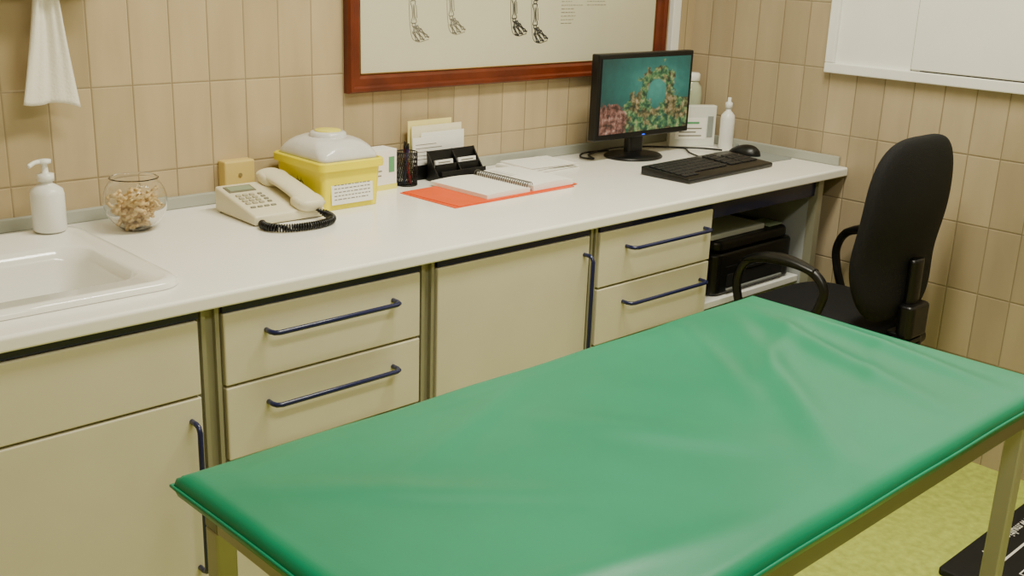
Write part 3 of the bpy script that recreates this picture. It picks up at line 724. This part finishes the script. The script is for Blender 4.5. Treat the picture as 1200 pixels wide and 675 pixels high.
g=G();g.box(a0+.029,a1-.029,b0+.002,b0+.022,.14,.16,steel,bev=.002);g.box(a0+.029,a1-.029,b1-.022,b1-.002,.14,.16,steel,bev=.002);mesh('lower_rail',g,c)
# ---------------------------------------------------------------- floor mat
c=thing('floor_mat','black flat platform with white lettering on the floor','mat',(-.30,-1.66,ZF))
g=G();g.rbox(-.325,.325,-.31,.31,0,.018,blkm,r=.012,bev=.004);mesh('platform',g,c)
g=G();text_into(g,'www.multicapu.com',.036,wht,T(-.02,.262,.0185)@Rz(pi))
for q in((-.26,.23,.215,.221),(-.26,-.254,-.25,.215),(.224,.230,-.25,.215),(-.20,.17,.165,.168),(-.20,-.197,-.2,.165),(.167,.170,-.2,.165)): g.box(q[0],q[1],q[2],q[3],.0182,.0187,wht)
mesh('white_lettering',g,c,label='white printed lettering and square outline')
# ---------------------------------------------------------------- office chair
ch=thing('office_chair','black fabric office swivel chair facing the worktop','office chair',(-.290,-.785,ZF),.0)
sh=.46
def sq(v,e):return math.copysign(abs(v)**e,v)
g=G();t=bmesh.new();bmesh.ops.create_uvsphere(t,u_segments=40,v_segments=20,radius=1)
for v in t.verts: v.co=Vector((sq(v.co.x,.55)*.23,sq(v.co.y,.55)*.215,sq(v.co.z,.6)*.044+sh-.02-.02*max(0,v.co.y)**3))
g.add(t,fabric,True);mesh('seat',g,ch,label='black fabric padded seat')
t=bmesh.new();bmesh.ops.create_uvsphere(t,u_segments=64,v_segments=48,radius=1)
for v in t.verts:
    x,y,z=v.co;rad=math.hypot(x,z)
    if rad>1e-6:
        cx_,cz_=x/rad,z/rad;k=(abs(cx_)**3.4+abs(cz_)**3.4)**(-1/3.4)
        x2,z2=x*k,z*k
    else: x2,z2=x,z
    w=.208*(1-.03*max(0,-z2))
    X=x2*w;Z=z2*.248
    Y=sq(y,.7)*.042+.36*X*X+.018*math.exp(-((z2+.35)/.4)**2)
    v.co=Vector((X,Y,Z))
g=G();g.add(t,fabric,True,T(0,-.208,.735)@Rx(.02));mesh('backrest',g,ch,label='black curved padded backrest')
g=G()
g.tube([(0,-.02,sh-.078),(0,-.12,sh-.085),(0,-.20,sh-.07),(0,-.235,sh+.0),(0,-.244,sh+.08),(0,-.244,sh+.20)],.030,blk,flat=.5,seg=12)
for k in range(7): g.rbox(-.050+.002*(k%2),.050-.002*(k%2),-.272,-.202,sh-.115+k*.017,sh-.101+k*.017,blk,r=.02,bev=.004)
g.rbox(-.052,.052,-.278,-.230,sh-.01,sh+.08,blk,r=.018,bev=.008)
g.cyl((-.078,-.24,sh-.03),(.078,-.24,sh-.03),.024,blk)
mesh('back_bracket',g,ch,label='black plastic bracket and knob')
for s_ in(-1,1):
    g=G();X=s_*.258
    P=[(s_*.17,.07,sh-.052),(X-.01*s_,.085,sh-.05),(X,.125,sh+.04),(X,.135,sh+.11),(X,.10,sh+.165),(X,.0,sh+.182),(X,-.09,sh+.172),(X,-.13,sh+.125),(X,-.10,sh+.03),(X-.01*s_,-.06,sh-.05),(s_*.17,-.045,sh-.052)]
    g.tube(P,.0125,blk,seg=12)
    g.tube([(X,.115,sh+.162),(X,.06,sh+.182),(X,-.02,sh+.188),(X,-.10,sh+.174)],lambda u:.015+.011*math.sin(pi*min(1,max(0,u))),blk,seg=14,flat=.5)
    mesh('armrest',g,ch,label='black plastic looped armrest')
g=G();g.box(-.18,.18,-.075,.10,sh-.078,sh-.060,blk,bev=.004);g.cyl((0,0,.10),(0,0,sh-.072),.026,blk);g.cyl((.08,.0,sh-.07),(.25,.03,sh-.09),.006,blk);mesh('gas_column',g,ch)
g=G();g.cyl((0,0,.065),(0,0,.12),.04,blk);off=-1.45;LB=.29
for k in range(5):
    a=k*2*pi/5+off;e_=Vector((math.cos(a),math.sin(a),0));g.tube([e_*.02+Vector((0,0,.095)),e_*.14+Vector((0,0,.085)),e_*LB+Vector((0,0,.065))],lambda u:.026-.010*u,blk,flat=.6,seg=10)
mesh('star_base',g,ch)
for k in range(5):
    a=k*2*pi/5+off;e_=Vector((math.cos(a),math.sin(a),0))*LB;n_=Vector((-math.sin(a),math.cos(a),0))
    g=G()
    for s_ in(-1,1): g.cyl(e_+n_*s_*.008+Vector((0,0,.026)),e_+n_*s_*.024+Vector((0,0,.026)),.026,blk)
    g.cyl(e_+Vector((0,0,.03)),e_+Vector((0,0,.062)),.008,blk);mesh('castor',g,ch)
# ---------------------------------------------------------------- lamps
def lamp(x,y,rot,pw,sx=1.2,sy=.3):
    c=thing('ceiling_lamp','white rectangular ceiling light fitting','ceiling lamp',(x,y,ZC),rot,group='ceiling light fittings')
    g=G();g.box(-sx/2-.03,sx/2+.03,-sy/2-.03,sy/2+.03,-.06,0,whp,bev=.004);mesh('housing',g,c)
    l=bpy.data.lights.new('lamp_light','AREA');l.shape='RECTANGLE';l.size=sx;l.size_y=sy;l.energy=pw;l.color=(1,.95,.78)
    o=bpy.data.objects.new('lamp_light',l);o.location=(0,0,-.065);link(o,c)
lamp(-1.25,-1.1,0,56);lamp(-2.2,-2.4,0,32)
w=bpy.data.worlds.new('w');bpy.context.scene.world=w;w.use_nodes=True;w.node_tree.nodes['Background'].inputs[0].default_value=(.9,.85,.7,1);w.node_tree.nodes['Background'].inputs[1].default_value=.3
# ---------------------------------------------------------------- camera
yaw,pitch,roll=.7646,-.3010,.0365;F=1261.18
f=Vector((math.sin(yaw)*math.cos(pitch),math.cos(yaw)*math.cos(pitch),math.sin(pitch)))
r=f.cross(Vector((0,0,1))).normalized();u=r.cross(f)
r2=math.cos(roll)*r+math.sin(roll)*u;u2=-math.sin(roll)*r+math.cos(roll)*u
cd=bpy.data.cameras.new('camera');cd.sensor_width=36;cd.lens=F*36/1200;cd.clip_start=.05
co=bpy.data.objects.new('camera',cd);COL.objects.link(co)
M=Matrix((r2,u2,-f)).transposed().to_4x4();M.translation=Vector((-2.9642,-2.2738,.5923));co.matrix_world=M
bpy.context.scene.camera=co
